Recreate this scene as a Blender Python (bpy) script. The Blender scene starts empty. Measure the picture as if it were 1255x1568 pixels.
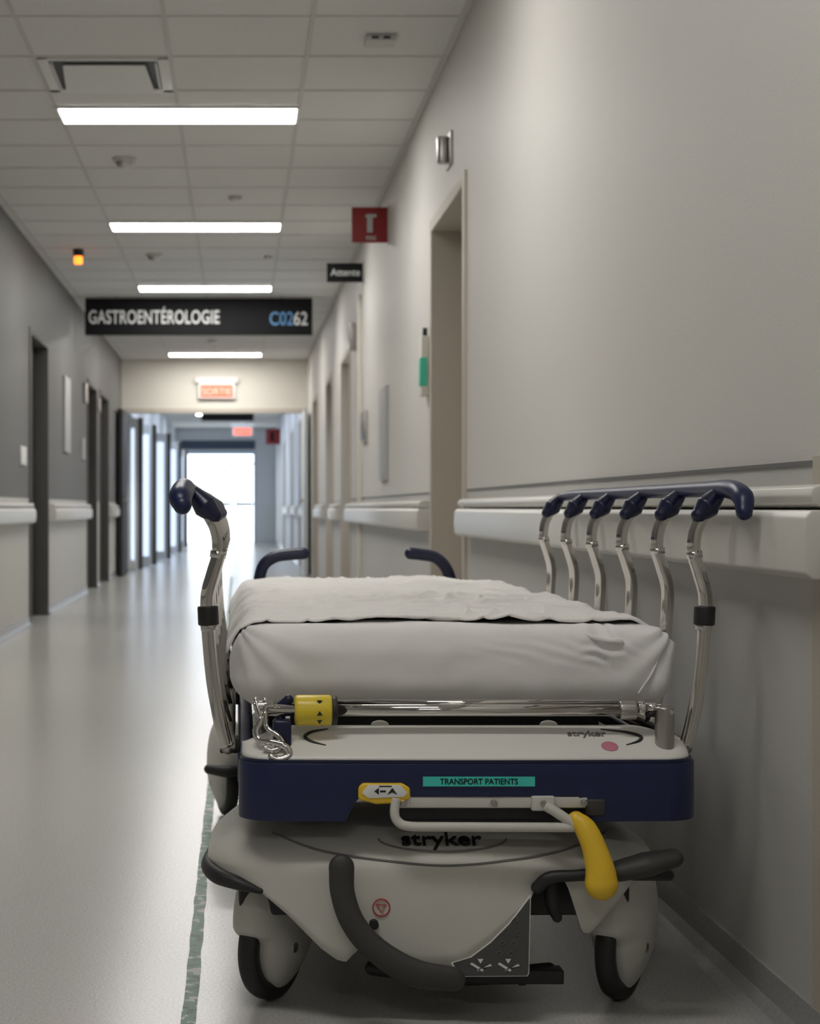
import bpy, bmesh, math, random
from mathutils import Vector, Matrix, noise, Euler
random.seed(4)
S = bpy.context.scene
S.view_settings.view_transform = 'Standard'
S.view_settings.look = 'None'
S.view_settings.exposure = 0.0

# ------------------------------------------------------------------ materials
def mat(name, col, rough=0.5, metal=0.0, emit=None, es=0.0, noise_scale=None, noise_amt=0.08,
        bump=0.0, bump_scale=80, coat=0.0, spec=None, sheen=0.0):
    m = bpy.data.materials.new(name); m.use_nodes = True
    nt = m.node_tree; b = nt.nodes['Principled BSDF']
    b.inputs['Base Color'].default_value = (*col, 1)
    b.inputs['Roughness'].default_value = rough
    b.inputs['Metallic'].default_value = metal
    if spec is not None: b.inputs['Specular IOR Level'].default_value = spec
    if coat: b.inputs['Coat Weight'].default_value = coat
    if sheen: b.inputs['Sheen Weight'].default_value = sheen
    if emit:
        b.inputs['Emission Color'].default_value = (*emit, 1)
        b.inputs['Emission Strength'].default_value = es
    geo = nt.nodes.new('ShaderNodeNewGeometry')
    if noise_scale:
        n = nt.nodes.new('ShaderNodeTexNoise'); n.inputs['Scale'].default_value = noise_scale
        n.inputs['Detail'].default_value = 4
        nt.links.new(geo.outputs['Position'], n.inputs['Vector'])
        r = nt.nodes.new('ShaderNodeMapRange')
        r.inputs['From Min'].default_value = 0.3; r.inputs['From Max'].default_value = 0.7
        r.inputs['To Min'].default_value = 1 - noise_amt; r.inputs['To Max'].default_value = 1 + noise_amt
        nt.links.new(n.outputs['Fac'], r.inputs['Value'])
        v = nt.nodes.new('ShaderNodeVectorMath'); v.operation = 'SCALE'
        v.inputs[0].default_value = col
        nt.links.new(r.outputs['Result'], v.inputs['Scale'])
        nt.links.new(v.outputs[0], b.inputs['Base Color'])
    if bump:
        n2 = nt.nodes.new('ShaderNodeTexNoise'); n2.inputs['Scale'].default_value = bump_scale
        n2.inputs['Detail'].default_value = 5
        nt.links.new(geo.outputs['Position'], n2.inputs['Vector'])
        bp = nt.nodes.new('ShaderNodeBump'); bp.inputs['Strength'].default_value = bump
        bp.inputs['Distance'].default_value = 0.01
        nt.links.new(n2.outputs['Fac'], bp.inputs['Height'])
        nt.links.new(bp.outputs['Normal'], b.inputs['Normal'])
    return m

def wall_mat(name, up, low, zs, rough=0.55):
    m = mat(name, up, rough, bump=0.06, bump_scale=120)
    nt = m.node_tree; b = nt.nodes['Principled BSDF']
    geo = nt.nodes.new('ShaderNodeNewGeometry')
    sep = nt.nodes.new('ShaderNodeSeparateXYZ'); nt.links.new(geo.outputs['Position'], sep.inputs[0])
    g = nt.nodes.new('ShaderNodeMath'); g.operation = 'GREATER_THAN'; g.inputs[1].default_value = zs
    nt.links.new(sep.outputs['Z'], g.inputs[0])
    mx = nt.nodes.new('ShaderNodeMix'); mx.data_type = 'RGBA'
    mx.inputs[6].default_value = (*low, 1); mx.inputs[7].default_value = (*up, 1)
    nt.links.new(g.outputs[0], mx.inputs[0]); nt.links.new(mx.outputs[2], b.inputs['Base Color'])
    return m

M = {}
M['wallR'] = wall_mat('wall_paint_warm', (0.65,0.63,0.59), (0.55,0.54,0.515), 0.975)
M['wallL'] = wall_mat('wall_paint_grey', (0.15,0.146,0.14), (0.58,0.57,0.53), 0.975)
M['wallF'] = mat('wall_paint_far', (0.70,0.67,0.60), 0.6)
M['wallW'] = wall_mat('wall_paint_white', (0.68,0.70,0.73), (0.66,0.67,0.68), 0.975)
M['ceil'] = mat('ceiling_tile', (0.75,0.745,0.725), 0.9, noise_scale=60, noise_amt=0.03, bump=0.12, bump_scale=150)
M['tbar'] = mat('ceiling_tbar', (0.62,0.61,0.585), 0.6)  # bars greyer than the tiles, the tone standing in for their shadow line
M['floor'] = mat('vinyl_floor', (0.50,0.49,0.465), 0.22, noise_scale=190, noise_amt=0.16, bump=0.02, bump_scale=14, spec=0.5)
M['cove'] = mat('cove_base', (0.36,0.36,0.36), 0.25, noise_scale=150, noise_amt=0.1)
M['rail'] = mat('handrail_vinyl', (0.66,0.645,0.60), 0.35)
M['light'] = mat('lamp_diffuser', (1,1,1), 0.5, emit=(1.0,0.975,0.935), es=27)
M['lightn'] = mat('lamp_diffuser_dim', (1,1,1), 0.5, emit=(1.0,0.975,0.935), es=19)
M['lightc'] = mat('added_cool_lamp', (1,1,1), 0.5, emit=(0.78,0.87,1.0), es=30)
M['black'] = mat('black_sign', (0.008,0.008,0.009), 0.7, spec=0.2)
M['white'] = mat('white_print', (0.78,0.78,0.76), 0.5)
M['greytext'] = mat('grey_print', (0.46,0.46,0.45), 0.5)
M['signtext'] = mat('sign_print', (0.60,0.60,0.59), 0.5)
M['bluetext'] = mat('blue_print', (0.08,0.22,0.42), 0.5)
M['red'] = mat('red_sign', (0.24,0.010,0.012), 0.5)
M['exit'] = mat('exit_glow', (0.8,0.1,0.05), 0.5, emit=(1.0,0.10,0.05), es=1.3)
M['exitw'] = mat('exit_letter', (0.9,0.6,0.5), 0.5, emit=(1.0,0.28,0.2), es=0.8)
M['orange'] = mat('orange_lamp', (1,0.3,0.05), 0.4, emit=(1.0,0.22,0.02), es=3)
M['green'] = mat('green_lamp', (0.05,0.40,0.28), 0.4, emit=(0.05,0.5,0.30), es=0.12)
M['doorD'] = mat('door_dark', (0.040,0.036,0.032), 0.5)
M['frameD'] = mat('door_frame_grey', (0.08,0.076,0.07), 0.5)
M['doorB'] = mat('door_beige', (0.46,0.41,0.34), 0.5)
M['frameB'] = mat('door_frame_beige', (0.52,0.47,0.40), 0.5)
M['doorW'] = mat('door_white', (0.68,0.70,0.72), 0.4)
M['metal'] = mat('brushed_metal', (0.5,0.49,0.47), 0.35, 1.0)
M['chrome'] = mat('chrome', (0.66,0.64,0.61), 0.06, 1.0)
M['steel'] = mat('satin_steel', (0.46,0.44,0.41), 0.3, 1.0)
M['day'] = mat('daylight_glass', (0.9,0.95,1), 0.3, emit=(0.86,0.94,1.0), es=3.0)
M['dayb'] = mat('glass_daylight_glow', (0.5,0.6,0.7), 0.2, emit=(0.68,0.80,1.0), es=1.1)  # pane glow put in for daylight reflected by door glass
M['navy'] = mat('navy_plastic', (0.008,0.014,0.065), 0.36, noise_scale=40, noise_amt=0.1, bump=0.03, bump_scale=300)
M['navyd'] = mat('navy_dark', (0.008,0.011,0.042), 0.32)
M['cream'] = mat('cream_plastic', (0.76,0.745,0.70), 0.38, noise_scale=6, noise_amt=0.03)
M['hood'] = mat('hood_plastic', (0.60,0.585,0.535), 0.34, noise_scale=5, noise_amt=0.03)
M['rubber'] = mat('black_rubber', (0.016,0.016,0.016), 0.5)
M['pedal'] = mat('pedal_rubber', (0.042,0.040,0.037), 0.55, bump=0.1, bump_scale=200)
M['dark'] = mat('dark_steel', (0.02,0.02,0.02), 0.5)
M['seam'] = mat('seam_grey', (0.16,0.155,0.145), 0.5)
M['yellow'] = mat('yellow_plastic', (0.82,0.53,0.03), 0.38)
M['yellowk'] = mat('yellow_knob_plastic', (0.75,0.57,0.04), 0.35)
M['cyan'] = mat('teal_label', (0.06,0.60,0.52), 0.5)
M['pink'] = mat('pink_sticker', (0.58,0.20,0.28), 0.5)
M['redp'] = mat('red_print', (0.5,0.03,0.03), 0.5)
M['sheet'] = mat('cotton_sheet', (0.82,0.80,0.785), 0.9, bump=0.12, bump_scale=500, sheen=0.2)
M['sheet2'] = mat('cotton_blanket', (0.84,0.82,0.79), 0.92, bump=0.22, bump_scale=160, sheen=0.2)
M['decal'] = mat('grey_decal', (0.075,0.075,0.075), 0.4)

# ------------------------------------------------------------------ helpers
def link(o, parent=None):
    S.collection.objects.link(o)
    if parent: o.parent = parent
    return o
def empty(name):
    e = bpy.data.objects.new(name, None); S.collection.objects.link(e); e.empty_display_size = 0.1
    return e
def mesh_obj(name, verts, faces, m, parent=None, smooth=False):
    me = bpy.data.meshes.new(name); me.from_pydata([tuple(v) for v in verts], [], faces)
    me.materials.append(m)
    bm = bmesh.new(); bm.from_mesh(me); bmesh.ops.recalc_face_normals(bm, faces=bm.faces); bm.to_mesh(me); bm.free()
    if smooth:
        for p in me.polygons: p.use_smooth = True
    return link(bpy.data.objects.new(name, me), parent)
def bevel(o, w, seg=3, ang=35):
    b = o.modifiers.new('bevel', 'BEVEL'); b.width = w; b.segments = seg
    b.limit_method = 'ANGLE'; b.angle_limit = math.radians(ang)
    for p in o.data.polygons: p.use_smooth = True
    return o
def boxes(name, lst, m, parent=None, bv=0.0):
    V, F = [], []
    for (a, b) in lst:
        n = len(V)
        for x in (a[0], b[0]):
            for y in (a[1], b[1]):
                for z in (a[2], b[2]): V.append((x, y, z))
        F += [[n+i for i in f] for f in ((0,1,3,2),(4,6,7,5),(0,4,5,1),(2,3,7,6),(0,2,6,4),(1,5,7,3))]
    o = mesh_obj(name, V, F, m, parent)
    if bv: bevel(o, bv)
    return o
def box(name, a, b, m, parent=None, bv=0.0): return boxes(name, [(a, b)], m, parent, bv)
def prism(name, pts, axis, a, b, m, parent=None, bv=0.0):
    def mk(p, t):
        if axis == 'y': return (p[0], t, p[1])
        if axis == 'x': return (t, p[0], p[1])
        return (p[0], p[1], t)
    n = len(pts); V = [mk(p, a) for p in pts] + [mk(p, b) for p in pts]
    F = [list(range(n)), list(range(2*n-1, n-1, -1))] + [[i, (i+1) % n, n+(i+1) % n, n+i] for i in range(n)]
    o = mesh_obj(name, V, F, m, parent)
    if bv: bevel(o, bv)
    return o
def catmull(P, seg):
    P = [Vector(p) for p in P]
    if len(P) == 2: return [P[0].lerp(P[1], i/seg) for i in range(seg+1)], [i/seg for i in range(seg+1)]
    Q = [P[0]*2-P[1]] + P + [P[-1]*2-P[-2]]; out, ts = [], []
    for i in range(1, len(Q)-2):
        a, b, c, d = Q[i-1:i+3]
        for k in range(seg):
            t = k/seg
            out.append(0.5*((2*b)+(c-a)*t+(2*a-5*b+4*c-d)*t*t+(3*b-a-3*c+d)*t**3)); ts.append(i-1+t)
    out.append(P[-1]); ts.append(len(P)-1)
    return out, ts
def tube(name, pts, r, m, parent=None, seg=8, res=16, rnd=False, flat=None):
    C, T = catmull(pts, seg)
    if isinstance(r, (int, float)): R = [r]*len(C)
    else: R = [r[min(int(t), len(r)-1)]*(1-(t-int(t))) + r[min(int(t)+1, len(r)-1)]*(t-int(t)) for t in (TT*(len(r)-1)/T[-1] for TT in T)]
    if rnd:
        d0 = (C[0]-C[1]).normalized(); d1 = (C[-1]-C[-2]).normalized()
        r0, r1 = R[0], R[-1]
        pre = [(C[0]+d0*r0*math.sin(a), max(r0*math.cos(a), 1e-4)) for a in (1.5,1.25,0.95,0.6,0.3)]
        post = [(C[-1]+d1*r1*math.sin(a), max(r1*math.cos(a), 1e-4)) for a in (0.3,0.6,0.95,1.25,1.5)]
        C = [p[0] for p in pre]+C+[p[0] for p in post]; R = [p[1] for p in pre]+R+[p[1] for p in post]
    n = len(C); tn = [(C[min(i+1,n-1)]-C[max(i-1,0)]).normalized() for i in range(n)]
    up = Vector((0,0,1)) if abs(tn[0].z) < 0.9 else Vector((1,0,0))
    u = tn[0].cross(up).normalized(); V, F = [], []
    for i in range(n):
        u = (u-tn[i]*u.dot(tn[i])).normalized(); w = tn[i].cross(u)
        for k in range(res):
            a = 2*math.pi*k/res; off = (u*math.cos(a)+w*math.sin(a))*R[i]
            if flat: off = Vector((off.x*flat[0], off.y*flat[1], off.z*flat[2]))
            V.append(C[i]+off)
    for i in range(n-1):
        for k in range(res): F.append([i*res+k, i*res+(k+1)%res, (i+1)*res+(k+1)%res, (i+1)*res+k])
    F.append(list(range(res))); F.append(list(range((n-1)*res, n*res)))
    return mesh_obj(name, V, F, m, parent, True)
def cyl(name, a, b, r, m, parent=None, res=32, bv=0.0):
    o = tube(name, [a, b], r, m, parent, seg=1, res=res)
    for p in o.data.polygons:
        p.use_smooth = len(p.vertices) == 4
    if bv: bevel(o, bv)
    return o
def ell(name, c, r, m, parent=None, rot=(0,0,0), seg=32):
    bm = bmesh.new(); bmesh.ops.create_uvsphere(bm, u_segments=seg, v_segments=seg//2, radius=1)
    me = bpy.data.meshes.new(name)
    mt = Matrix.Translation(c) @ Euler(rot).to_matrix().to_4x4() @ Matrix.Diagonal((*r, 1))
    bm.transform(mt); bm.to_mesh(me); bm.free(); me.materials.append(m)
    for p in me.polygons: p.use_smooth = True
    return link(bpy.data.objects.new(name, me), parent)
def text(name, s, loc, size, m, parent=None, rot=(math.pi/2,0,0), bold=0.0, ext=0.0006, sx=1.0, align='LEFT', space=1.0):
    c = bpy.data.curves.new(name, 'FONT'); c.body = s; c.size = size; c.extrude = ext; c.offset = bold
    c.align_x = align; c.space_character = space
    c.materials.append(m); o = bpy.data.objects.new(name, c); o.location = loc; o.rotation_euler = rot; o.scale = (sx,1,1)
    return link(o, parent)

# ------------------------------------------------------------------ room
XL, XR, ZC = -1.61, 0.95, 2.95
Y0, YH, YE = -4.0, 23.0, 42.6
box('floor', (XL-0.6, Y0-0.3, -0.1), (XR+0.6, YE+0.3, 0), M['floor'])
box('ceiling', (XL-0.6, Y0-0.3, ZC), (XR+0.6, YE+0.3, ZC+0.1), M['ceil'])

right_open = [(7.0,8.19,2.28),(14.2,15.4,2.25),(16.8,18.0,2.25),(20.0,21.2,2.25)]
right_open2 = [(25.0,26.2,2.25),(29.0,30.2,2.25),(34.0,35.2,2.25)]
left_open = [(12.88,14.07,2.27),(17.77,18.9,2.25),(19.35,20.6,2.25)]
left_open2 = [(24.4,25.8,2.25),(27.4,28.8,2.25),(31.0,32.6,2.25),(35.6,37.4,2.25)]
def wall(name, x0, x1, ys, ye, opens, m):
    L = []; y = ys
    for a, b, h in opens:
        L.append(((x0, y, 0), (x1, a, ZC))); L.append(((x0, a, h), (x1, b, ZC))); y = b
    L.append(((x0, y, 0), (x1, ye, ZC)))
    return boxes(name, L, m)
wall('wall_right', XR, XR+0.4, Y0, YH, right_open, M['wallR'])
wall('wall_right_far', XR, XR+0.4, YH, YE, right_open2, M['wallW'])
wall('wall_left', XL-0.4, XL, Y0, YH, left_open, M['wallL'])
wall('wall_left_far', XL-0.4, XL, YH, YE, left_open2, M['wallW'])
box('wall_back', (XL, Y0-0.1, 0), (XR, Y0, ZC), M['wallR'])
boxes('wall_end', [((XL,YE,0),(-1.42,YE+0.15,ZC)),((0.44,YE,0),(XR,YE+0.15,ZC)),((-1.42,YE,2.34),(0.44,YE+0.15,ZC))], M['wallW'])
box('wall_header', (XL, YH, 2.27), (XR, YH+0.2, ZC), M['wallF'])
boxes('trim_1', [((XL,YH-0.02,0),(XL+0.07,YH+0.2,2.27)),((XR-0.06,YH-0.02,0),(XR,YH+0.2,2.27)),((XL+0.07,YH-0.02,2.21),(XR-0.06,YH+0.2,2.27))], M['frameB'])

dn = [0]
def door(side, a, b, h, rec, mleaf, mframe, glass=None):
    dn[0] += 1; e = empty('door_%d' % dn[0])
    s = 1 if side == 'R' else -1; x = XR if side == 'R' else XL
    def X(d): return x + s*d
    def bx(n, d0, d1, y0, y1, z0, z1, m, bv=0):
        xa, xb = sorted((X(d0), X(d1))); return box(n, (xa,y0,z0), (xb,y1,z1), m, e, bv)
    xs = sorted((X(-0.012), X(rec+0.02)))
    boxes('frame', [((xs[0],a-0.04,0.0),(xs[1],a+0.03,h+0.03)), ((xs[0],b-0.03,0.0),(xs[1],b+0.04,h+0.03)),
                    ((xs[0],a+0.03,h-0.03),(xs[1],b-0.03,h+0.03))], mframe, e, 0.004)
    bx('leaf', rec, rec+0.05, a+0.03, b-0.03, 0.005, h-0.03, mleaf, 0.003)
    if glass: bx('glass', rec-0.004, rec+0.0, a+0.3, b-0.3, 0.5, 2.0, glass)
    cyl('handle', (X(rec-0.05), a+0.12, 1.0), (X(rec-0.05), a+0.25, 1.0), 0.01, M['metal'], e, 12)
    cyl('handle_stem', (X(rec), a+0.12, 1.0), (X(rec-0.05), a+0.12, 1.0), 0.01, M['metal'], e, 12)
for i, o in enumerate(right_open): door('R', *o, 0.26 if i == 0 else 0.12, M['doorB'], M['frameB'], M['dayb'] if i in (1,2) else None)
for o in left_open: door('L', *o, 0.10, M['doorD'], M['frameD'])
for i, o in enumerate(left_open2): door('L', *o, 0.08, M['doorD'] if i % 2 else M['doorW'], M['frameD'], M['dayb'] if i % 2 == 0 else None)
for i, o in enumerate(right_open2): door('R', *o, 0.10, M['doorW'], M['frameB'])

e = empty('fire_door')
box('leaf', (XL+0.03, 21.85, 0.01), (XL+0.09, 22.97, 2.2), M['rubber'], e, 0.004)
cyl('push_bar', (XL+0.14, 21.95, 1.0), (XL+0.14, 22.7, 1.0), 0.015, M['metal'], e, 12)
boxes('bar_brackets', [((XL+0.09,22.0,0.98),(XL+0.14,22.04,1.02)),((XL+0.09,22.6,0.98),(XL+0.14,22.64,1.02))], M['metal'], e)
e = empty('fire_door')
box('leaf', (XR-0.09, 21.9, 0.01), (XR-0.04, 22.97, 2.2), M['doorW'], e, 0.004)
cyl('push_bar', (XR-0.14, 22.0, 1.0), (XR-0.14, 22.8, 1.0), 0.015, M['metal'], e, 12)
boxes('bar_brackets', [((XR-0.14,22.1,0.98),(XR-0.09,22.14,1.02)),((XR-0.14,22.7,0.98),(XR-0.09,22.74,1.02))], M['metal'], e)
# glazed leaves of side rooms standing open along the left wall of the far corridor
for i, (ya, xo) in enumerate(((24.1,0.16),(26.1,0.26),(29.1,0.36),(32.9,0.42),(37.6,0.40))):
    e = empty('open_door_leaf')
    box('leaf', (XL+0.01,ya,0.01), (XL+xo,ya+0.05,2.2), M['doorW'], e, 0.004)
    box('glass', (XL+0.06,ya-0.004,0.15), (XL+xo-0.05,ya-0.001,2.05), M['dayb'], e)  # emission imitates daylight reflected in the pane
    box('edge', (XL+xo,ya,0.01), (XL+xo+0.07,ya+0.05,2.2), M['frameD'], e)

e = empty('glazed_entrance_door')
boxes('frame', [((-1.42,YE,0.005),(-1.36,YE+0.1,2.34)),((0.38,YE,0.005),(0.44,YE+0.1,2.34)),((-1.36,YE,2.27),(0.38,YE+0.1,2.34)),
     ((-0.20,YE,0.005),(-0.15,YE+0.1,2.05)),((-0.07,YE,0.005),(-0.02,YE+0.1,2.05)),((-0.98,YE,0.005),(-0.94,YE+0.1,2.05)),((-0.98,YE,2.0),(0.38,YE+0.1,2.05))], mat('door_frame_pale', (0.42,0.56,0.74), 0.4), e, 0.004)
box('glass', (-1.36,YE+0.05,0.01), (0.38,YE+0.06,2.27), M['day'], e)
boxes('push_plates', [((-0.02,YE-0.02,0.95),(0.37,YE-0.001,1.05)),((-0.9,YE-0.02,0.95),(-0.21,YE-0.001,1.05))], M['white'], e)
boxes('trim_2', [((-1.45,YE-0.03,2.40),(0.42,YE-0.001,2.62))], mat('blue_dark_trim', (0.05,0.08,0.13), 0.5))

def handrail(name, side, segs):
    x = XR if side == 'R' else XL; s = -1 if side == 'R' else 1
    e = empty(name)
    for (a, b) in segs:
        pr = [(x, 0.787), (x+s*0.05, 0.787), (x+s*0.062, 0.797), (x+s*0.066, 0.84), (x+s*0.063, 0.885), (x+s*0.052, 0.897), (x, 0.897)]
        prism('crash_rail', pr, 'y', a, b, M['rail'], e, 0.004)
        gr = [(x, 0.899), (x+s*0.030, 0.901), (x+s*0.046, 0.907), (x+s*0.052, 0.920), (x+s*0.046, 0.933), (x+s*0.030, 0.938), (x, 0.938)]
        prism('grip', gr, 'y', a+0.01, b-0.01, M['rail'], e, 0.003)
handrail('handrail_right', 'R', [(2.62,6.88),(8.32,14.1),(15.5,16.7),(18.1,19.9),(23.4,24.9),(26.4,28.8),(30.4,33.8)])
handrail('handrail_left', 'L', [(-3.9,12.78),(14.17,17.7),(20.72,21.8),(26.2,27.3),(29.2,30.8),(33.2,35.3)])
boxes('trim_3', [((XR-0.004,2.76,0.972),(XR,6.94,0.979)),((XR-0.004,8.26,0.972),(XR,14.1,0.979))], mat('trim_grey', (0.16,0.155,0.15), 0.5))
box('trim_4', (XR-0.006,2.62,0.0), (XR,2.752,0.985), M['frameB'])
cprof = lambda x, s: [(x,0.0),(x+s*0.045,0.0),(x+s*0.022,0.008),(x+s*0.010,0.03),(x+s*0.007,0.078),(x,0.078)]
def base(name, side, segs):
    x = XR if side == 'R' else XL; s = -1 if side == 'R' else 1
    V, F = [], []
    for (a, b) in segs:
        P = cprof(x, s); n = len(P); k = len(V)
        V += [(p[0],a,p[1]) for p in P]+[(p[0],b,p[1]) for p in P]
        F += [[k+i for i in range(n)],[k+n+i for i in range(n)]]+[[k+i,k+(i+1)%n,k+n+(i+1)%n,k+n+i] for i in range(n)]
    mesh_obj(name, V, F, M['cove'])
base('baseboard_right','R',[(-4,6.94),(8.25,14.14),(15.46,16.74),(18.06,19.94),(21.26,22.97),(23.2,24.94),(26.26,28.94),(30.26,33.94),(35.26,42.6)])
base('baseboard_left','L',[(-4,12.82),(14.13,17.71),(18.96,19.29),(20.66,22.97),(23.2,24.34),(25.86,27.34),(28.86,30.94),(32.66,35.54),(37.46,42.6)])

L = []
for x in (-1.55,-0.93,-0.31,0.31,0.93): L.append(((x-0.010,Y0,ZC-0.005),(x+0.010,YH,ZC)))
y = 7.58-0.62*18
while y < 22.9:
    L.append(((XL,y-0.009,ZC-0.0045),(XR,y+0.009,ZC))); y += 0.62
boxes('ceiling_grid', L, M['tbar'])

def clight(y, w0=-0.93, w1=0.31, d=0.30, m=None):
    e = empty('ceiling_light')
    y0 = y-d/2
    boxes('housing', [((w0,y0-0.02,ZC-0.018),(w1,y0,ZC-0.002)),((w0,y0+d,ZC-0.018),(w1,y0+d+0.02,ZC-0.002)),
        ((w0,y0,ZC-0.018),(w0+0.015,y0+d,ZC-0.002)),((w1-0.015,y0,ZC-0.018),(w1,y0+d,ZC-0.002))], M['white'], e)
    box('diffuser', (w0+0.015,y0,ZC-0.02), (w1-0.015,y0+d,ZC-0.006), m or M['light'], e)
for y in (5.25, 8.67, 12.1, 15.5, 18.9, 22.2): clight(y)
for y in (-1.7, 1.8): clight(y, m=M['lightn'])
for y in (26, 29.5, 33, 36.4): clight(y, m=M['lightc'])  # unseen cool fixtures, added to brighten the far corridor

e = empty('air_vent')
x0,x1,y0,y1 = -0.92,-0.32,7.60,8.19
boxes('frame', [((x0,y0,ZC-0.010),(x1,y0+0.03,ZC-0.001)),((x0,y1-0.05,ZC-0.014),(x1,y1,ZC-0.001)),((x0,y0,ZC-0.014),(x0+0.05,y1,ZC-0.001)),((x1-0.05,y0,ZC-0.014),(x1,y1,ZC-0.001))], M['white'], e, 0.003)
box('painted_dark_opening', (x0+0.05,y0+0.03,ZC-0.003), (x1-0.05,y1-0.05,ZC-0.001), M['dark'], e)  # flat dark plate standing in for shade inside the vent opening
# louvre plate, hung from its far edge and tilted so the near side stands open
V = [(x0+0.11,y0+0.10,ZC-0.008),(x1-0.11,y0+0.10,ZC-0.008),(x1-0.085,y1-0.06,ZC-0.030),(x0+0.085,y1-0.06,ZC-0.030),
     (x0+0.11,y0+0.10,ZC-0.012),(x1-0.11,y0+0.10,ZC-0.012),(x1-0.085,y1-0.06,ZC-0.034),(x0+0.085,y1-0.06,ZC-0.034)]
mesh_obj('louvre_plate', V, [[0,1,2,3],[4,5,6,7],[0,1,5,4],[1,2,6,5],[2,3,7,6],[3,0,4,7]], M['white'], e)
boxes('side_blades', [((x0+0.055,y0+0.06,ZC-0.016),(x0+0.065,y1-0.055,ZC-0.003)),((x1-0.065,y0+0.06,ZC-0.016),(x1-0.055,y1-0.055,ZC-0.003))], M['white'], e)

def detector(x, y, r=0.05, name='smoke_detector'):
    e = empty(name)
    cyl('base', (x,y,ZC-0.02), (x,y,ZC-0.001), r*1.15, M['tbar'], e)
    ell('dome', (x,y,ZC-0.022), (r*0.85,r*0.85,r*0.6), M['metal'] if r>0.05 else M['white'], e)
detector(-0.67, 9.8, 0.06); detector(-0.02, 11.0, 0.04); detector(-0.68, 13.5, 0.06); detector(-0.32, 20.4, 0.05); detector(0.24,13.6,0.03)
e = empty('ceiling_sensor')
box('plate', (0.55,7.22,ZC-0.03), (0.68,7.34,ZC-0.001), M['tbar'], e, 0.005)
boxes('slots', [((0.575,7.215,ZC-0.022),(0.605,7.222,ZC-0.012)),((0.625,7.215,ZC-0.022),(0.655,7.222,ZC-0.012))], M['dark'], e)
e = empty('warning_lamp')
cyl('mount', (-1.27,13.25,ZC-0.055), (-1.27,13.25,ZC-0.001), 0.042, M['dark'], e)
cyl('lens', (-1.27,13.25,ZC-0.115), (-1.27,13.25,ZC-0.055), 0.034, M['orange'], e, bv=0.006)

e = empty('department_sign')
box('panel', (-1.487,16.2,2.577), (0.715,16.24,2.935), M['black'], e, 0.003)
boxes('hangers', [((-1.2,16.21,2.93),(-1.17,16.23,ZC-0.001)),((0.4,16.21,2.93),(0.43,16.23,ZC-0.001))], M['metal'], e)
text('lettering', 'GASTROENTÉROLOGIE', (-1.455,16.196,2.69), 0.182, M['signtext'], e, bold=0.003, sx=0.645, space=1.04)
text('code_blue', 'C02', (0.295,16.196,2.675), 0.182, M['bluetext'], e, bold=0.0025, sx=0.77)
text('code_white', '62', (0.530,16.196,2.675), 0.182, M['signtext'], e, bold=0.0025, sx=0.77)
e = empty('fire_hose_sign')
box('panel', (0.714,10.55,2.576), (0.945,10.565,2.80), M['red'], e, 0.002)
box('hose_reel', (0.81,10.545,2.64), (0.845,10.549,2.755), M['greytext'], e)
boxes('nozzle', [((0.845,10.545,2.735),(0.868,10.549,2.755)),((0.80,10.545,2.735),(0.81,10.549,2.75))], M['greytext'], e)
text('caption', 'FIRE', (0.835,10.546,2.592), 0.035, M['greytext'], e, align='CENTER', bold=0.001)
box('bracket', (0.940,10.545,2.56), (0.95,10.57,2.815), M['metal'], e)
e = empty('fire_hose_sign')
box('panel', (0.62,38.0,2.35), (0.945,38.02,2.70), M['red'], e, 0.002)
box('bracket', (0.94,37.99,2.34), (0.95,38.03,2.71), M['metal'], e)
box('symbol', (0.72,37.99,2.42), (0.80,37.996,2.62), M['black'], e)
e = empty('waiting_room_sign')
box('panel', (0.668,12.66,2.612), (0.945,12.675,2.756), M['black'], e, 0.002)
text('lettering', 'Attente', (0.808,12.656,2.66), 0.075, M['signtext'], e, align='CENTER', bold=0.001, sx=0.95)
box('bracket', (0.94,12.655,2.60), (0.95,12.68,2.77), M['metal'], e)
def exit_sign(x, y, z, w, h):
    e = empty('exit_sign')
    box('housing', (x-w/2-0.03,y,z-h/2-0.02), (x+w/2+0.03,y+0.06,z+h/2+0.03), M['white'], e, 0.004)
    box('canopy', (x-w/2-0.07,y-0.01,z+h/2+0.03), (x+w/2+0.07,y+0.065,z+h/2+0.10), M['white'], e, 0.004)
    box('face', (x-w/2,y-0.004,z-h/2), (x+w/2,y-0.001,z+h/2), M['exit'], e)
    text('lettering', 'SORTIE', (x,y-0.006,z-h*0.28), h*0.75, M['exitw'], e, align='CENTER')
    return e
exit_sign(-0.30, 22.935, 2.505, 0.44, 0.165)
e = exit_sign(0.08, 34.3, 2.47, 0.36, 0.14)
box('stem', (0.06,34.32,2.61), (0.10,34.36,ZC-0.001), M['white'], e)
e = empty('direction_sign')
box('panel', (-0.62,28.0,2.36), (0.25,28.03,2.55), M['black'], e, 0.002)
boxes('hangers', [((-0.5,28.01,2.55),(-0.48,28.02,ZC-0.001)),((0.1,28.01,2.55),(0.12,28.02,ZC-0.001))], M['metal'], e)
e = empty('nurse_call_lamp')
box('back_plate', (XR-0.012,7.42,2.43), (XR,7.60,2.58), M['metal'], e, 0.003)
cyl('dome', (XR-0.035,7.50,2.445), (XR-0.035,7.50,2.565), 0.028, M['metal'], e, bv=0.006)
e = empty('status_light_unit')
box('housing', (XR-0.04,8.33,1.46), (XR,8.44,1.76), M['wallF'], e, 0.006)
box('lens', (XR-0.046,8.318,1.51), (XR-0.012,8.40,1.65), M['green'], e, 0.004)
cyl('knob', (XR-0.02,8.35,1.76), (XR-0.02,8.35,1.80), 0.012, M['dark'], e)
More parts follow.
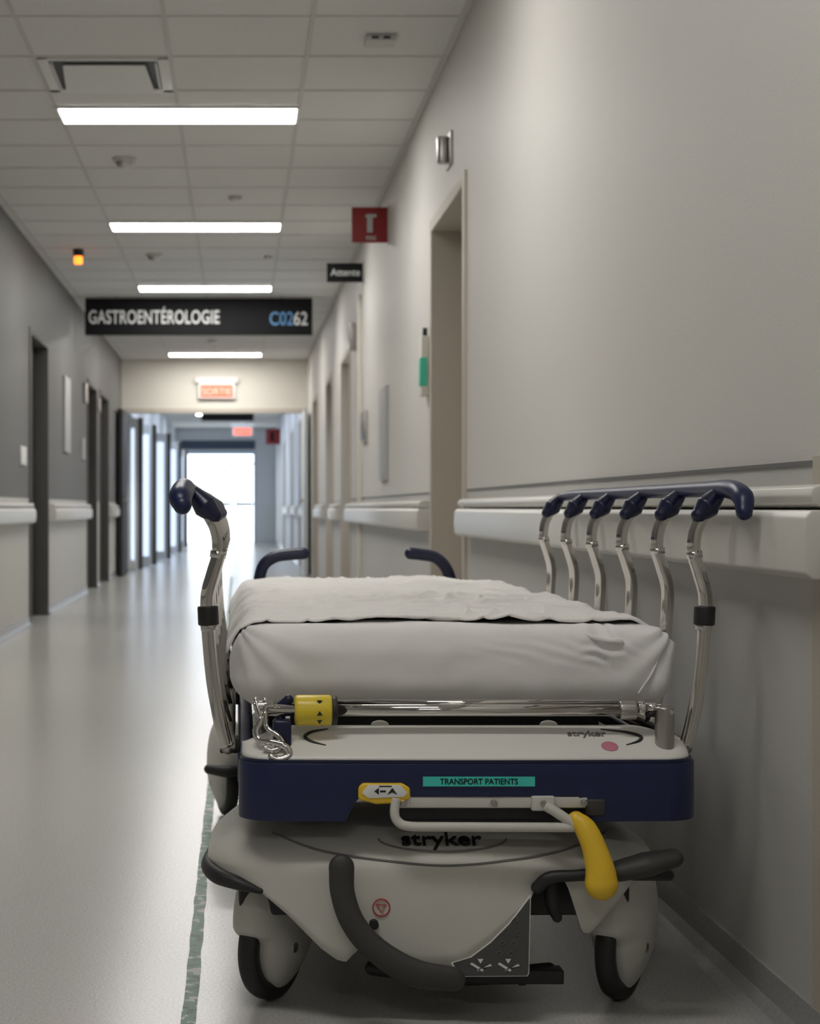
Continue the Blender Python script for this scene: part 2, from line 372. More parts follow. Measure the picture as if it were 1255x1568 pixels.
def plate(name, side, a, b, z0, z1, m, t=0.015):
    if side == 'R': box(name, (XR-t,a,z0), (XR,b,z1), m, None, 0.003)
    else: box(name, (XL,a,z0), (XL+t,b,z1), m, None, 0.003)
plate('notice_board','L',15.35,15.85,1.42,2.12,M['greytext'],0.02)
plate('wall_switch_plate','L',12.3,12.6,1.22,1.36,M['white'])
plate('light_switch_plate','L',17.15,17.4,1.4,1.62,M['greytext'])
plate('door_number_plate','L',17.3,17.55,2.0,2.2,M['metal'],0.03)
plate('room_number_plate','L',19.0,19.2,2.0,2.15,M['metal'],0.03)
plate('information_panel','R',10.6,11.1,1.08,1.68,M['greytext'],0.02)
plate('card_reader','R',12.3,12.7,1.4,1.62,M['metal'],0.03)
plate('corridor_wall_lamp','R',13.5,13.8,2.2,2.4,M['metal'],0.05)
plate('wall_column_guard','R',12.9,13.0,0.079,2.55,M['wallF'],0.03)

def tape_mat():
    m = mat('green_floor_tape', (0.06,0.12,0.08), 0.45); nt = m.node_tree; b = nt.nodes['Principled BSDF']
    geo = nt.nodes.new('ShaderNodeNewGeometry'); n = nt.nodes.new('ShaderNodeTexNoise'); n.inputs['Scale'].default_value = 30; n.inputs['Detail'].default_value = 3
    nt.links.new(geo.outputs['Position'], n.inputs['Vector'])
    cr = nt.nodes.new('ShaderNodeValToRGB'); cr.color_ramp.interpolation = 'CONSTANT'
    cr.color_ramp.elements[0].color = (0.45,0.44,0.41,1); cr.color_ramp.elements[1].position = 0.42; cr.color_ramp.elements[1].color = (0.05,0.16,0.09,1)
    e3 = cr.color_ramp.elements.new(0.60); e3.color = (0.02,0.05,0.03,1)
    nt.links.new(n.outputs['Fac'], cr.inputs[0]); nt.links.new(cr.outputs[0], b.inputs['Base Color'])
    return m
V, F = [], []; n = 500
for i in range(n+1):
    y = 2.0 + 20*i/n
    w = 0.013 + 0.003*noise.noise(Vector((y*9,0,0)))
    c = -0.088 + 0.002*noise.noise(Vector((y*3,5,0)))
    V += [(c-w,y,0.0012),(c+w,y,0.0012)]
    if i < n: F.append([2*i,2*i+1,2*i+3,2*i+2])
mesh_obj('floor_tape_line', V, F, tape_mat())

# ------------------------------------------------------------------ stretcher
ST = empty('hospital_stretcher')
hxc, hyc = 0.346, 3.96
table = [(-0.06,0.262),(0.0,0.245),(0.04,0.229),(0.086,0.191),(0.144,0.134),(0.17,0.116),(0.186,0.112),(0.198,0.125),(0.215,0.14),
         (0.27,0.117),(0.316,0.103),(0.38,0.105),(0.443,0.155),(0.506,0.218),(0.518,0.252),(0.565,0.255),(0.575,0.235),(0.598,0.16),(0.612,0.16),
         (0.65,0.20),(0.69,0.243),(0.75,0.26)]
def zb(x):
    if x <= table[0][0]: return table[0][1]
    for (a, za), (b, z2) in zip(table, table[1:]):
        if x <= b: return za+(z2-za)*(x-a)/(b-a)
    return table[-1][1]
def path(ins):
    a = 0.402-ins; b = 1.03-ins; r = max(0.11-ins*0.5, 0.03); P = []
    def arc(cx, cy, a0): return [(cx+r*math.cos(a0+math.pi/2*k/14), cy+r*math.sin(a0+math.pi/2*k/14)) for k in range(15)]
    N = 110
    P += [(-a+r+(2*a-2*r)*k/N, -b) for k in range(N)]
    P += arc(a-r, -b+r, -math.pi/2)
    P += [(a, -b+r+(2*b-2*r)*k/30) for k in range(1,30)]
    P += arc(a-r, b-r, 0)
    P += [(a-r-(2*a-2*r)*k/N, b) for k in range(1,N)]
    P += arc(-a+r, b-r, math.pi/2)
    P += [(-a, b-r-(2*b-2*r)*k/30) for k in range(1,30)]
    P += arc(-a+r, -b+r, math.pi)[:-1]
    out = []
    for x, y in P:
        bul = 0.035*(1-(x/0.402)**2)
        y2 = y + (bul if y > 0 else -bul)*min(1, abs(y)/0.9)
        t = min(1, max(0, (y+0.80)/0.45)); t = t*t*(3-2*t)
        out.append((hxc+x*(1-0.21*t), hyc+y2))
    return out
rings = []
P0 = path(0); rows = 7
for k in range(rows+1):
    t = k/rows; rings.append([(x, y, zb(x)*(1-t)+0.272*t if zb(x) < 0.265 else 0.262+0.01*t) for x, y in P0])
for ins, z in ((0.004,0.284),(0.014,0.297),(0.032,0.311),(0.06,0.326),(0.10,0.340),(0.16,0.350),(0.24,0.356),(0.33,0.358)):
    rings.append([(x, y, z) for x, y in path(ins)])
V = [p for r in rings for p in r]; n = len(P0); F = []
for i in range(len(rings)-1):
    for k in range(n): F.append([i*n+k, i*n+(k+1)%n, (i+1)*n+(k+1)%n, (i+1)*n+k])
V.append((hxc,hyc,0.36)); c = len(V)-1
for k in range(n): F.append([(len(rings)-1)*n+k, (len(rings)-1)*n+(k+1)%n, c])
o = mesh_obj('base_hood', V, F, M['hood'], ST, True)
sm = o.modifiers.new('s','SOLIDIFY'); sm.thickness = 0.006; sm.offset = -1
def front_y(x, ins=0): return hyc-1.03+ins-0.035*(1-((x-hxc)/0.402)**2)
tube('hood_crease', [(0.06,front_y(0.06,0.052)+0.0,0.3235),(0.14,front_y(0.14,0.018),0.302),(0.25,front_y(0.25,0.006),0.288),(0.36,front_y(0.36,0.0025),0.280),(0.47,front_y(0.47,0.006),0.288),(0.57,front_y(0.57,0.018),0.302),(0.65,front_y(0.65,0.052),0.3235)], 0.0022, M['seam'], ST, seg=10, res=8)
text('hood_logo', 'stryker', (0.355, 2.923, 0.3108), 0.045, M['dark'], ST, rot=(math.radians(33),0,0), bold=0.0003, align='CENTER', ext=0.002, sx=1.08)
pts = [(0.358+0.112*math.cos(a), 0, math.sin(a)) for a in [math.pi+math.pi*k/16 for k in range(17)]]
tube('hood_oval', [(p[0], front_y(p[0], 0.045+0.028*p[2])-0.003, 0.3185+0.0155*p[2]) for p in pts], 0.0014, M['seam'], ST, seg=4, res=6)
yy = front_y(0.243)-0.002
tube('symbol_ring', [(0.247+0.0145*math.cos(a), yy, 0.208+0.0145*math.sin(a)) for a in [2*math.pi*k/16 for k in range(17)]], 0.0012, M['redp'], ST, seg=3, res=6)
tube('symbol_triangle', [(0.239,yy,0.213),(0.255,yy,0.213),(0.247,yy,0.200),(0.239,yy,0.213)], 0.0011, M['redp'], ST, seg=1, res=6)
tube('corner_bumper', [(-0.050,3.14,0.256),(-0.054,3.02,0.254),(-0.036,2.955,0.250),(0.0,2.925,0.243),(0.038,2.914,0.232)], [0.010,0.014,0.015,0.012,0.005], M['rubber'], ST, rnd=True)
boxes('chassis', [((0.0,2.99,0.17),(0.70,3.13,0.235)),((0.0,4.86,0.17),(0.70,4.99,0.235)),((0.18,3.1,0.16),(0.26,4.9,0.23)),((0.44,3.1,0.16),(0.52,4.9,0.23))], M['dark'], ST, 0.008)
tube('linkage_bar', [(0.24,3.0,0.075),(0.40,2.99,0.06),(0.56,3.02,0.065)], 0.014, M['dark'], ST, rnd=True)
boxes('linkage_plates', [((0.27,2.99,0.06),(0.285,3.03,0.17)),((0.50,2.99,0.045),(0.515,3.03,0.18)),((0.42,2.98,0.05),(0.58,3.02,0.075))], M['dark'], ST, 0.003)
cyl('centre_wheel', (0.31,3.9,0.075), (0.35,3.9,0.075), 0.074, M['rubber'], ST, bv=0.01)
box('centre_wheel_arm', (0.32,3.85,0.08), (0.34,3.95,0.17), M['dark'], ST)
def caster(cx, cy, yaw, idx):
    def tr(o):
        o.data.transform(Matrix.Translation((cx,cy,0)) @ Matrix.Rotation(yaw,4,'Z')); return o
    R = 0.1
    prof = [(-0.015,0.07),(-0.019,0.088),(-0.015,0.096),(-0.006,0.0995),(0.006,0.0995),(0.015,0.096),(0.019,0.088),(0.015,0.07)]
    V, F = [], []; N = 64
    for k in range(N):
        a = 2*math.pi*k/N
        for x, r in prof: V.append((x, r*math.cos(a), R+r*math.sin(a)))
    m_ = len(prof)
    for k in range(N):
        for j in range(m_): F.append([k*m_+j, k*m_+(j+1)%m_, ((k+1)%N)*m_+(j+1)%m_, ((k+1)%N)*m_+j])
    tr(mesh_obj('caster_tire_%d'%idx, V, F, M['rubber'], ST, True))
    tr(cyl('caster_axle_%d'%idx, (-0.05,0,R),(0.05,0,R),0.010,M['steel'],ST,24,0.002))
    def sst(t): t = min(1,max(0,t)); return t*t*(3-2*t)
    bm = bmesh.new(); bmesh.ops.create_uvsphere(bm, u_segments=72, v_segments=56, radius=1)
    for v in bm.verts:
        x, y, z = v.co
        X = math.copysign(abs(x)**0.75, x)*0.052; Z = z*0.137+0.152; Y = y*0.112+0.010
        if Y < 0: Y *= 1-0.34*sst((0.145-Z)/0.035)
        if Z < 0.10: X *= 1-0.20*sst((0.10-Z)/0.08)
        v.co = Vector((X, Y, max(Z, 0.018)))
    me = bpy.data.meshes.new('caster_cover_%d'%idx); bm.to_mesh(me); bm.free(); me.materials.append(M['hood'])
    for p in me.polygons: p.use_smooth = True
    tr(link(bpy.data.objects.new('caster_cover_%d'%idx, me), ST))
caster(0.062,3.07,math.radians(-32),1); caster(0.702,3.07,math.radians(-32),2)
caster(-0.035,4.90,math.radians(12),3); caster(0.70,4.90,math.radians(12),4)
boxes('rear_caster_arms', [((-0.05,4.85,0.20),(0.05,4.95,0.245)),((0.62,4.85,0.20),(0.72,4.95,0.245))], M['hood'], ST, 0.015)
tube('rear_pedal', [(0.03,4.78,0.155),(-0.03,4.76,0.150),(-0.085,4.77,0.155)], [0.012,0.018,0.014], M['rubber'], ST, rnd=True)
tube('brake_pedal', [(0.176,2.862,0.285),(0.178,2.860,0.240),(0.196,2.855,0.190),(0.235,2.85,0.146),(0.296,2.845,0.110),(0.365,2.845,0.098)], [0.022,0.021,0.021,0.022,0.024,0.021], M['pedal'], ST, seg=10, res=24, rnd=True, flat=(1,0.55,1))
tube('brake_pedal_arm', [(0.178,2.87,0.25),(0.20,2.95,0.22)], 0.012, M['dark'], ST)
cyl('brake_pivot', (0.234,2.885,0.180), (0.234,2.92,0.180), 0.008, M['rubber'], ST)
dp = [(0.506,0.230),(0.503,0.094),(0.500,0.089),(0.38,0.088),(0.367,0.112),(0.40,0.122),(0.435,0.148),(0.47,0.183)]
dc = (0.455,0.13)
prism('decal_border', dp, 'y', 2.8935, 2.903, M['cream'], ST, 0.001)
prism('decal_panel', [(dc[0]+(x-dc[0])*0.955, dc[1]+(z-dc[1])*0.955) for x, z in dp], 'y', 2.892, 2.8935, M['decal'], ST)
def tri(n, c, s, up=True, y=2.8915):
    k = 1 if up else -1
    prism(n, [(c[0]-s,c[1]-k*s*0.6),(c[0]+s,c[1]-k*s*0.6),(c[0],c[1]+k*s)], 'y', y-0.0006, y, M['white'], ST)
for i,(a,b) in enumerate(((0.418,0.107),(0.466,0.107))):
    tri('decal_arrow_%d'%i,(a+0.0,b+0.010),0.005,False)
    prism('decal_foot_a%d'%i,[(a-0.018,b+0.004),(a-0.015,b+0.007),(a+0.006,b-0.006),(a+0.003,b-0.009)],'y',2.8909,2.8915,M['white'],ST)
    prism('decal_foot_b%d'%i,[(a-0.006,b-0.008),(a-0.003,b-0.004),(a+0.02,b+0.001),(a+0.017,b+0.0045)],'y',2.8909,2.8915,M['white'],ST)
for i,(a,b) in enumerate(((0.455,0.148),(0.475,0.148),(0.462,0.168),(0.482,0.165),(0.478,0.188),(0.450,0.130),(0.470,0.130))):
    tube('decal_icon_%d'%i,[(a-0.007,2.891,b-0.004),(a,2.891,b+0.004),(a+0.006,2.891,b-0.001),(a-0.002,2.891,b-0.005)],0.0005,M['seam'],ST,seg=3,res=5)
tube('steer_pedal_link', [(0.515,2.885,0.245),(0.535,2.88,0.263),(0.58,2.875,0.268),(0.65,2.875,0.272)], [0.011,0.011,0.010,0.012], M['rubber'], ST, rnd=True)
tube('steer_pedal_pad', [(0.655,2.875,0.276),(0.70,2.87,0.288),(0.745,2.875,0.298)], [0.022,0.026,0.020], M['pedal'], ST, rnd=True, flat=(1,1.2,0.8))
tube('steer_pedal_foot', [(0.68,2.88,0.268),(0.745,2.90,0.263)], 0.010, M['rubber'], ST, rnd=True)
tube('hanging_lever', [(0.547,2.93,0.26),(0.548,2.925,0.21),(0.556,2.92,0.185)], [0.012,0.013,0.009], M['rubber'], ST, rnd=True)
for i,yy in enumerate((3.45,4.5)):
    cyl('lift_column_%d'%i, (0.37,yy,0.34), (0.37,yy,0.43), 0.075, M['dark'], ST)
boxes('litter_frame', [((0.04,3.0,0.41),(0.09,5.15,0.458)),((0.70,3.0,0.41),(0.75,5.15,0.458)),((0.04,3.0,0.41),(0.75,3.06,0.458)),((0.04,5.09,0.41),(0.75,5.15,0.458)),((0.3,3.3,0.42),(0.45,4.7,0.455))], M['steel'], ST, 0.005)
boxes('backrest_platform', [((0.03,3.10,0.515),(0.75,5.08,0.535))], M['seam'], ST, 0.006)
boxes('platform_supports', [((0.06,3.4,0.455),(0.09,3.46,0.52)),((0.70,3.4,0.455),(0.73,3.46,0.52)),((0.06,4.6,0.455),(0.09,4.66,0.52)),((0.70,4.6,0.455),(0.73,4.66,0.52)),((0.10,3.25,0.455),(0.70,3.27,0.515))], M['dark'], ST, 0.003)
for i,x in enumerate((0.252,0.553)):
    ell('deck_catch_%d'%i, (x,2.985,0.513), (0.016,0.012,0.008), M['cream'], ST)
x0, x1, cr = 0.0, 0.797, 0.055
def yfront(x, xa, xb, yfr):
    d = 0
    if x < xa+cr: d = cr-math.sqrt(max(0,cr*cr-(xa+cr-x)**2))
    if x > xb-cr: d = cr-math.sqrt(max(0,cr*cr-(x-xb+cr)**2))
    return yfr+d-0.010*(1-((x-(xa+xb)/2)/((xb-xa)/2))**2)
def xsamples(xa, xb):
    return sorted(set([xa+cr*(1-math.cos(math.pi/2*k/10)) for k in range(11)]+[xb-cr*(1-math.cos(math.pi/2*k/10)) for k in range(11)]+[xa+cr+(xb-xa-2*cr)*k/60 for k in range(61)]+[0.184,0.198,0.21,0.583,0.592,0.605]))
def bump(name, ztop, zbot, m, yfr=2.88, yb=3.02, xa=x0, xb=x1, bv=0.006):
    xs = xsamples(xa, xb)
    V, F = [], []
    for x in xs:
        yf = yfront(x, xa, xb, yfr)
        V += [(x,yf,zbot(x)),(x,yf,ztop),(x,yb,ztop),(x,yb,zbot(x))]
    n = len(xs)
    for i in range(n-1):
        for j in range(4): F.append([i*4+j,i*4+(j+1)%4,(i+1)*4+(j+1)%4,(i+1)*4+j])
    F += [[0,1,2,3],[(n-1)*4+j for j in range(4)]]
    o = mesh_obj(name, V, F, m, ST); bevel(o, bv, 3, 50); return o
def zbump(x):
    if x <= 0.184 or x >= 0.605: return 0.361
    if x < 0.198: return 0.361+(x-0.184)/0.014*0.03
    if x < 0.21: return 0.391+(x-0.198)/0.012*0.014
    if x <= 0.583: return 0.405
    if x < 0.592: return 0.405-(x-0.583)/0.009*0.015
    return 0.39-(x-0.592)/0.013*0.029
bump('end_bumper', 0.460, zbump, M['navy'])
bump('end_bumper_lip', 0.466, lambda x: 0.4585, M['navyd'], yfr=2.884, xa=0.003, xb=0.794, bv=0.002)
boxes('side_bumpers', [((-0.002,3.02,0.40),(0.03,5.15,0.458)),((0.765,3.02,0.40),(0.797,5.15,0.458))], M['navy'], ST, 0.008)
# sloped end deck: rises from the bumper lip to a ridge under the folded pole
SL = 0.494
DA, DB, DYF = 0.006, 0.790, 2.888
def dz(x, y): return 0.470+(y-yfront(x, DA, DB, DYF))*SL
V, F = [], []; xs = xsamples(DA, DB)
for x in xs:
    yf = yfront(x, DA, DB, DYF)
    u = min(1, min(x-DA, DB-x)/0.10); u = math.sin(u*math.pi/2)
    dep = 0.030+0.057*u
    if yf+dep > 3.0: dep = 3.0-yf
    prof_ = [(yf,0.462),(yf,0.468),(yf+0.003,0.4715)]+[(yf+dep*t, 0.470+dep*t*SL) for t in (0.25,0.5,0.75,0.95)]+[(yf+dep+0.006,0.470+dep*SL+0.001),(yf+dep+0.014,0.470+dep*SL-0.004),(3.03,0.4705),(3.04,0.462)]
    V += [(x,a,b) for a,b in prof_]
m_ = len(prof_); n = len(xs)
for i in range(n-1):
    for j in range(m_): F.append([i*m_+j,i*m_+(j+1)%m_,(i+1)*m_+(j+1)%m_,(i+1)*m_+j])
F += [list(range(m_)), [(n-1)*m_+j for j in range(m_)]]
mesh_obj('deck_panel', V, F, M['cream'], ST, True)
for nm, P in (('deck_recess_left',[(0.152,2.914),(0.126,2.926),(0.117,2.940),(0.130,2.952),(0.158,2.960)]),('deck_recess_right',[(0.640,2.959),(0.684,2.951),(0.706,2.940),(0.700,2.927),(0.676,2.916)])):
    tube(nm, [(a,b,dz(a,b)+0.0005) for a,b in P], [0.001,0.003,0.0035,0.003,0.001], M['dark'], ST, res=10)
text('deck_logo', 'stryker', (0.612,2.938,dz(0.612,2.938)+0.0012), 0.0235, M['seam'], ST, rot=(math.atan(SL),0,0), align='CENTER', sx=1.0, ext=0.0006, bold=0.0003)
ell('round_sticker', (0.6457,2.911,dz(0.6457,2.911)+0.001), (0.0145,0.0145,0.0012), M['pink'], ST, rot=(math.atan(SL),0,0))
box('label', (0.316,2.8672,0.4225), (0.508,2.8695,0.439), M['cyan'], ST)
text('label_text', 'TRANSPORT PATIENTS', (0.412,2.8668,0.4262), 0.0140, M['black'], ST, align='CENTER', ext=0.0002, sx=0.93, bold=0.0002)
ZB = 0.545; YB = 2.935
cyl('folded_iv_pole', (0.05,YB,ZB), (0.70,YB,ZB), 0.0105, M['chrome'], ST)
cyl('folded_iv_pole_inner', (0.17,YB+0.022,ZB+0.010), (0.67,YB+0.022,ZB+0.010), 0.006, M['chrome'], ST)
cyl('pole_knob', (0.098,YB,ZB), (0.164,YB,ZB), 0.027, M['yellowk'], ST, bv=0.006)
cyl('pole_knob_ring', (0.163,YB,ZB), (0.173,YB,ZB), 0.025, M['rubber'], ST, bv=0.003)
for i,(z,s,up) in enumerate(((ZB+0.017,0.005,False),(ZB-0.003,0.005,True),(ZB-0.017,0.005,False))):
    yv = YB-math.sqrt(0.027**2-(z-ZB)**2)-0.0012
    k = 1 if up else -1
    prism('knob_arrow_%d'%i, [(0.141-s,z-k*0.003),(0.141+s,z-k*0.003),(0.141,z+k*0.005)], 'y', yv-0.0005, yv+0.0006, M['rubber'], ST)
cyl('pole_clamp_a', (0.668,YB,ZB), (0.697,YB,ZB), 0.0165, M['steel'], ST, bv=0.002)
cyl('pole_clamp_b', (0.700,YB,ZB+0.003), (0.712,YB,ZB+0.003), 0.013, M['chrome'], ST, bv=0.002)
cyl('pole_clamp_c', (0.712,YB,ZB+0.005), (0.742,YB,ZB+0.005), 0.008, M['chrome'], ST)
cyl('pole_clamp_d', (0.715,YB,ZB-0.006), (0.735,YB,ZB-0.006), 0.006, M['rubber'], ST)
cyl('pole_socket', (0.744,YB-0.012,0.472), (0.744,YB-0.012,0.553), 0.0165, M['steel'], ST, bv=0.004)
cyl('pole_socket_pin', (0.752,YB-0.030,0.545), (0.752,YB-0.022,0.545), 0.004, M['chrome'], ST)
box('pole_cradle', (0.060,YB-0.022,0.472), (0.092,YB+0.014,0.530), M['navyd'], ST, 0.005)
tube('pole_cradle_hook', [(0.076,YB+0.004,0.52),(0.072,YB+0.014,0.545),(0.088,YB+0.012,0.562)], 0.009, M['navyd'], ST, rnd=True)
tube('iv_hook_upper', [(0.030,YB,0.562),(0.034,YB-0.005,0.545),(0.038,YB-0.010,0.528),(0.030,YB-0.018,0.510),(0.036,YB-0.026,0.497),(0.058,YB-0.036,0.494),(0.080,YB-0.042,0.488),(0.088,YB-0.045,0.474),(0.072,YB-0.047,0.466),(0.056,YB-0.045,0.470)], 0.0062, M['chrome'], ST, rnd=True)
tube('iv_hook_lower', [(0.046,YB,0.562),(0.046,YB-0.008,0.54),(0.050,YB-0.014,0.516),(0.068,YB-0.026,0.504),(0.076,YB-0.034,0.49),(0.062,YB-0.040,0.480),(0.046,YB-0.038,0.484)], 0.005, M['chrome'], ST, rnd=True)
cyl('hook_yoke', (0.026,YB,ZB+0.008), (0.06,YB,ZB+0.008), 0.0085, M['chrome'], ST, bv=0.002)
prism('release_tag_back', [(0.205,0.420),(0.212,0.428),(0.280,0.428),(0.294,0.420),(0.294,0.402),(0.28,0.394),(0.235,0.392),(0.205,0.400)], 'y', 2.864, 2.876, M['yellow'], ST, 0.004)
prism('release_tag_face', [(0.211,0.412),(0.222,0.4255),(0.277,0.4255),(0.289,0.412),(0.283,0.405),(0.222,0.403)], 'y', 2.8625, 2.8642, M['white'], ST, 0.0005)
prism('tag_icon_a', [(0.232,0.415),(0.240,0.421),(0.240,0.409)], 'y', 2.862,2.8625, M['rubber'], ST)
prism('tag_icon_b', [(0.254,0.409),(0.263,0.421),(0.272,0.409),(0.263,0.413)], 'y', 2.862,2.8625, M['rubber'], ST)
box('tag_icon_c', (0.240,2.862,0.4225), (0.262,2.8625,0.4245), M['rubber'], ST)
box('tag_icon_d', (0.242,2.862,0.413), (0.252,2.8625,0.4165), M['rubber'], ST)
boxes('handle_bracket', [((0.272,2.872,0.384),(0.60,2.885,0.404)),((0.27,2.868,0.385),(0.295,2.88,0.410)),((0.502,2.866,0.380),(0.542,2.88,0.406))], M['hood'], ST, 0.003)
for i,x in enumerate((0.283,0.438,0.522,0.592)):
    cyl('bracket_bolt_%d'%i, (x,2.8625,0.394), (x,2.874,0.394), 0.0055, M['steel'], ST, 16, 0.001)
box('handle_recess', (0.278,2.895,0.362), (0.598,2.90,0.386), M['dark'], ST)
tube('lift_handle', [(0.270,2.868,0.402),(0.267,2.864,0.378),(0.273,2.862,0.363),(0.292,2.86,0.3555),(0.35,2.86,0.3545),(0.46,2.86,0.354),(0.575,2.86,0.3535)], 0.0082, M['hood'], ST, seg=8)
tube('lift_handle_strut', [(0.525,2.868,0.39),(0.545,2.864,0.378),(0.575,2.86,0.358)], 0.009, M['hood'], ST)
tube('lever', [(0.578,2.862,0.366),(0.592,2.855,0.352),(0.605,2.848,0.322),(0.614,2.842,0.286),(0.616,2.840,0.262)], [0.015,0.019,0.021,0.025,0.0285], M['yellow'], ST, seg=8, res=24, rnd=True, flat=(1,0.8,1))
box('lever_mount', (0.595,2.87,0.37), (0.63,2.92,0.40), M['pedal'], ST, 0.004)
# ---- siderails
xc = 0.3845
prof = [(0.790-xc,0.478),(0.803-xc,0.53),(0.815-xc,0.60),(0.823-xc,0.69),(0.824-xc,0.745),(0.814-xc,0.785),(0.804-xc,0.822),(0.808-xc,0.862),(0.826-xc,0.897)]
ys = [2.955,3.215,3.51,3.81,4.11,4.41]
for side, s in (('right',1),('left',-1)):
    for i, y in enumerate(ys):
        tube('siderail_post_%s_%d'%(side,i+1), [(xc+s*p[0], y, p[1]) for p in prof], 0.0122, M['chrome'], ST, seg=10, res=20)
        tube('siderail_ring_%s_%d'%(side,i+1), [(xc+s*(0.806-xc), y, 0.812),(xc+s*(0.8045-xc), y, 0.824)], 0.0142, M['chrome'], ST, seg=2, res=16)
        tube('siderail_knob_%s_%d'%(side,i+1), [(xc+s*(0.812-xc),y-0.004,0.887),(xc+s*(0.828-xc),y,0.903),(xc+s*(0.848-xc),y+0.002,0.926)], [0.014,0.022,0.013], M['navyd'], ST, rnd=True, res=20)
    cyl('siderail_collar_%s'%side, (xc+s*(0.822-xc),ys[0],0.693), (xc+s*(0.8235-xc),ys[0],0.727), 0.0185, M['rubber'], ST, bv=0.003)
    cyl('siderail_collar_ring_%s'%side, (xc+s*(0.821-xc),ys[0],0.684), (xc+s*(0.822-xc),ys[0],0.694), 0.0148, M['chrome'], ST, bv=0.001)
    o_ = 0.0 if s > 0 else 0.010
    X = xc+s*(0.852-xc+o_)
    k = 1.0 if s > 0 else 1.15
    tube('siderail_grip_%s'%side, [(X,4.47,0.925),(X,4.3,0.932),(X,3.8,0.933),(X,3.3,0.934),(X,3.02,0.934),(X+s*0.002,2.90,0.932),(X+s*0.006,2.845,0.918),(X+s*0.002,2.825,0.893+(0.012 if s<0 else 0))], [0.009,0.013,0.0135,0.014,0.015,0.017*k,0.018*k,0.014*k], M['navy'], ST, seg=8, res=20, rnd=True)
    tube('siderail_pivot_bar_%s'%side, [(xc+s*(0.788-xc),2.95,0.478),(xc+s*(0.788-xc),4.45,0.478)], 0.013, M['steel'], ST, seg=2)
    boxes('siderail_mount_%s'%side, [((xc+s*(0.785-xc)-0.018,y-0.02,0.455),(xc+s*(0.785-xc)+0.018,y+0.02,0.483)) for y in (3.05,3.8,4.4)], M['dark'], ST, 0.003)
def push(name, pts):
    tube(name, pts, 0.0185, M['navyd'], ST, seg=10, res=20, rnd=True)
push('push_handle_left', [(0.045,5.14,0.45),(0.055,5.15,0.6),(0.065,5.16,0.685),(0.080,5.16,0.727),(0.115,5.16,0.75),(0.16,5.16,0.757),(0.200,5.16,0.760)])
push('push_handle_right', [(0.68,5.14,0.45),(0.668,5.15,0.6),(0.653,5.16,0.68),(0.635,5.16,0.722),(0.605,5.16,0.748),(0.56,5.16,0.757),(0.53,5.16,0.760)])

# ------------------------------------------------------------------ mattress & sheet
def rounded(lo, hi, r, dx, dispf):
    n = [max(2,int((hi[i]-lo[i])/dx[i])) for i in range(3)]
    lo = Vector(lo); hi = Vector(hi); idx = {}; V = []; F = []
    def vid(i,j,k):
        key = (i,j,k)
        if key in idx: return idx[key]
        p = Vector((lo.x+(hi.x-lo.x)*i/n[0], lo.y+(hi.y-lo.y)*j/n[1], lo.z+(hi.z-lo.z)*k/n[2]))
        q = Vector([min(max(p[a], lo[a]+r), hi[a]-r) for a in range(3)])
        d = p-q
        if d.length > 1e-9: nn = d.normalized(); p = q+nn*r
        else: nn = Vector((0,0,1))
        p = p+nn*dispf(p, nn)
        p.z -= 0.010*(p.y-lo.y)/(hi.y-lo.y)*(p.z-lo.z)/(hi.z-lo.z)
        idx[key] = len(V); V.append(p); return idx[key]
    for i in range(n[0]):
        for j in range(n[1]):
            for k in (0,n[2]): F.append([vid(i,j,k),vid(i+1,j,k),vid(i+1,j+1,k),vid(i,j+1,k)])
    for i in range(n[0]):
        for k in range(n[2]):
            for j in (0,n[1]): F.append([vid(i,j,k),vid(i+1,j,k),vid(i+1,j,k+1),vid(i,j,k+1)])
    for j in range(n[1]):
        for k in range(n[2]):
            for i in (0,n[0]): F.append([vid(i,j,k),vid(i,j+1,k),vid(i,j+1,k+1),vid(i,j,k+1)])
    return V, F
def md(p, nn):
    d = 0.004*noise.noise(Vector((p.x*5,p.y*5,p.z*9)))+0.0015*noise.noise(Vector((p.x*22,p.y*14,p.z*30)))
    for cx in (0.0,0.80):
        u = math.hypot(p.x-cx, (p.y-3.03))
        w = math.exp(-(u/0.13)**2)
        d += 0.0030*w*math.sin(math.atan2(p.z-0.69, abs(p.x-cx)+0.01)*14)
    if p.y < 3.2:
        w = math.exp(-((p.x-0.60)/0.14)**2)*math.exp(-((p.z-0.64)/0.025)**2)
        d += 0.0012*w*math.sin((p.x*0.25+p.z)*260+5*noise.noise(Vector((p.x*12,0,p.z*12))))
    u = math.hypot(p.x-0.665, (p.z-0.655)*1.3)
    if p.y < 3.2: d += 0.006*math.exp(-(u/0.040)**2)*math.sin((p.x*0.45+p.z)*190+7*noise.noise(Vector((p.x*22,0,p.z*22))))
    return d
V, F = rounded((-0.014,3.03,0.537), (0.802,5.08,0.686), 0.055, (0.006,0.02,0.004), md)
mesh_obj('mattress', V, F, M['sheet'], ST, True)
tube('sheet_knot', [(0.628,3.048,0.670),(0.648,3.034,0.664),(0.668,3.028,0.659),(0.690,3.029,0.658),(0.700,3.034,0.648)], [0.002,0.005,0.004,0.006,0.002], M['sheet'], ST, rnd=True)
tube('sheet_seam', [(0.800,3.075,0.650),(0.770,3.040,0.640),(0.748,3.029,0.60),(0.725,3.030,0.565)], 0.0022, M['sheet'], ST, rnd=True)

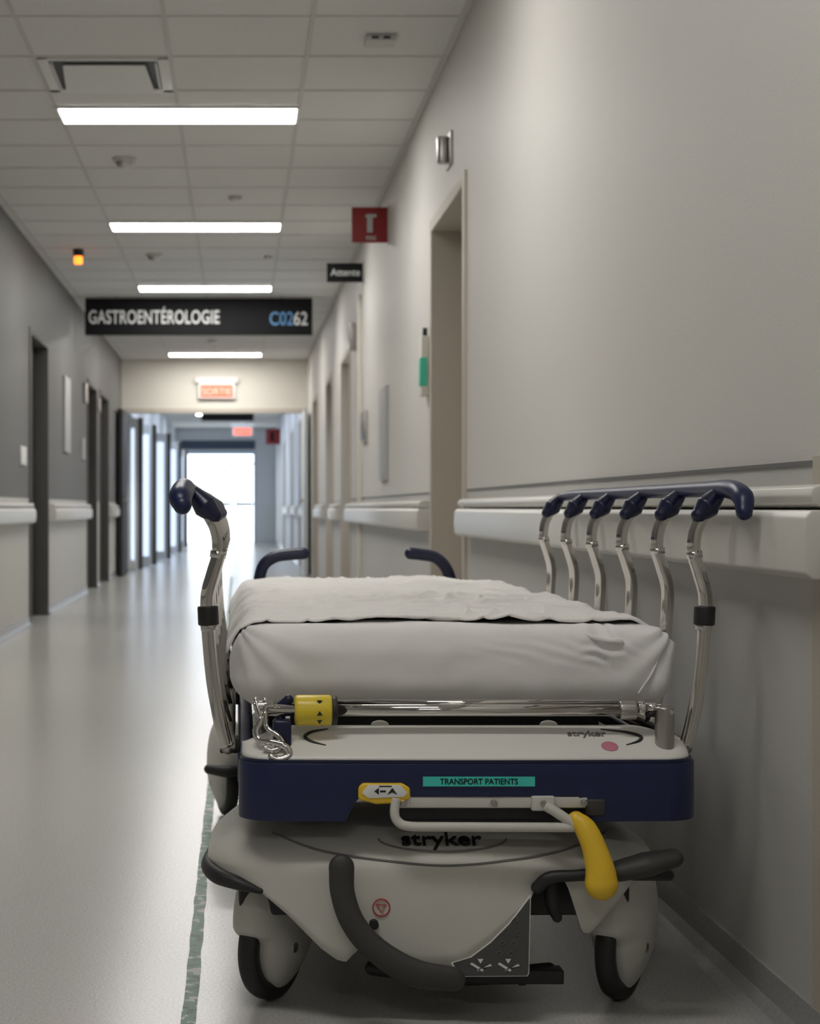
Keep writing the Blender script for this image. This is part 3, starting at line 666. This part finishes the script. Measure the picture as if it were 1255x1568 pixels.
nx, ny = 230, 280; V = []; F = []
for j in range(ny+1):
    for i in range(nx+1):
        u = i/nx; v = j/ny
        y = 3.115+1.955*v + 0.014*(1-v)*noise.noise(Vector((u*5,1,0)))
        xl = -0.024+0.005*noise.noise(Vector((3,v*6,0))); xr = 0.782-0.03*v+0.01*noise.noise(Vector((7,v*5,0)))
        x = xl+(xr-xl)*u
        z = 0.690 + 0.004*(1-u) - 0.014*v
        z += 0.016*math.exp(-((x-0.46)/0.20)**2)*math.exp(-((y-4.4)/0.5)**2)
        wr = noise.noise(Vector((x*6+y*1.5, y*4, 0)))
        wr2 = 1-abs(noise.noise(Vector((x*4-y*2.5, y*7+x*3, 4))))*2.6
        wr3 = 1-abs(noise.noise(Vector((x*11+5+y*5, y*13-x*4, 9))))*2.6
        amp = 0.7+1.0*max(0,noise.noise(Vector((x*3,y*2.5,20)))+0.3)
        z += 0.004*wr + amp*(0.009*max(0,wr2)**3 + 0.005*max(0,wr3)**3)
        if x < 0.035: z -= 0.045*((0.035-x)/0.05)**2
        if x > 0.735: z -= 0.022*((x-0.735)/0.04)**1.5
        if v < 0.03: z -= 0.003*(1-v/0.03)
        V.append((x,y,z))
for j in range(ny):
    for i in range(nx):
        a = j*(nx+1)+i; F.append([a,a+1,a+nx+2,a+nx+1])
o = mesh_obj('blanket', V, F, M['sheet2'], ST, True)
s = o.modifiers.new('s','SOLIDIFY'); s.thickness = 0.004; s.offset = 1

w = bpy.data.worlds.new('world'); S.world = w; w.use_nodes = True
w.node_tree.nodes['Background'].inputs[0].default_value = (0.5,0.55,0.6,1)
w.node_tree.nodes['Background'].inputs[1].default_value = 0.3
cd = bpy.data.cameras.new('camera'); co = bpy.data.objects.new('camera', cd); S.collection.objects.link(co)
co.location = (0,0,0.9); co.rotation_euler = (math.pi/2,0,0)
cd.sensor_fit = 'HORIZONTAL'; cd.sensor_width = 24; cd.lens = 48.96
cd.shift_x = 0.209; cd.shift_y = -0.0048
cd.clip_end = 200; cd.clip_start = 0.05
cd.dof.use_dof = True; cd.dof.focus_distance = 2.95; cd.dof.aperture_fstop = 5.8
S.camera = co
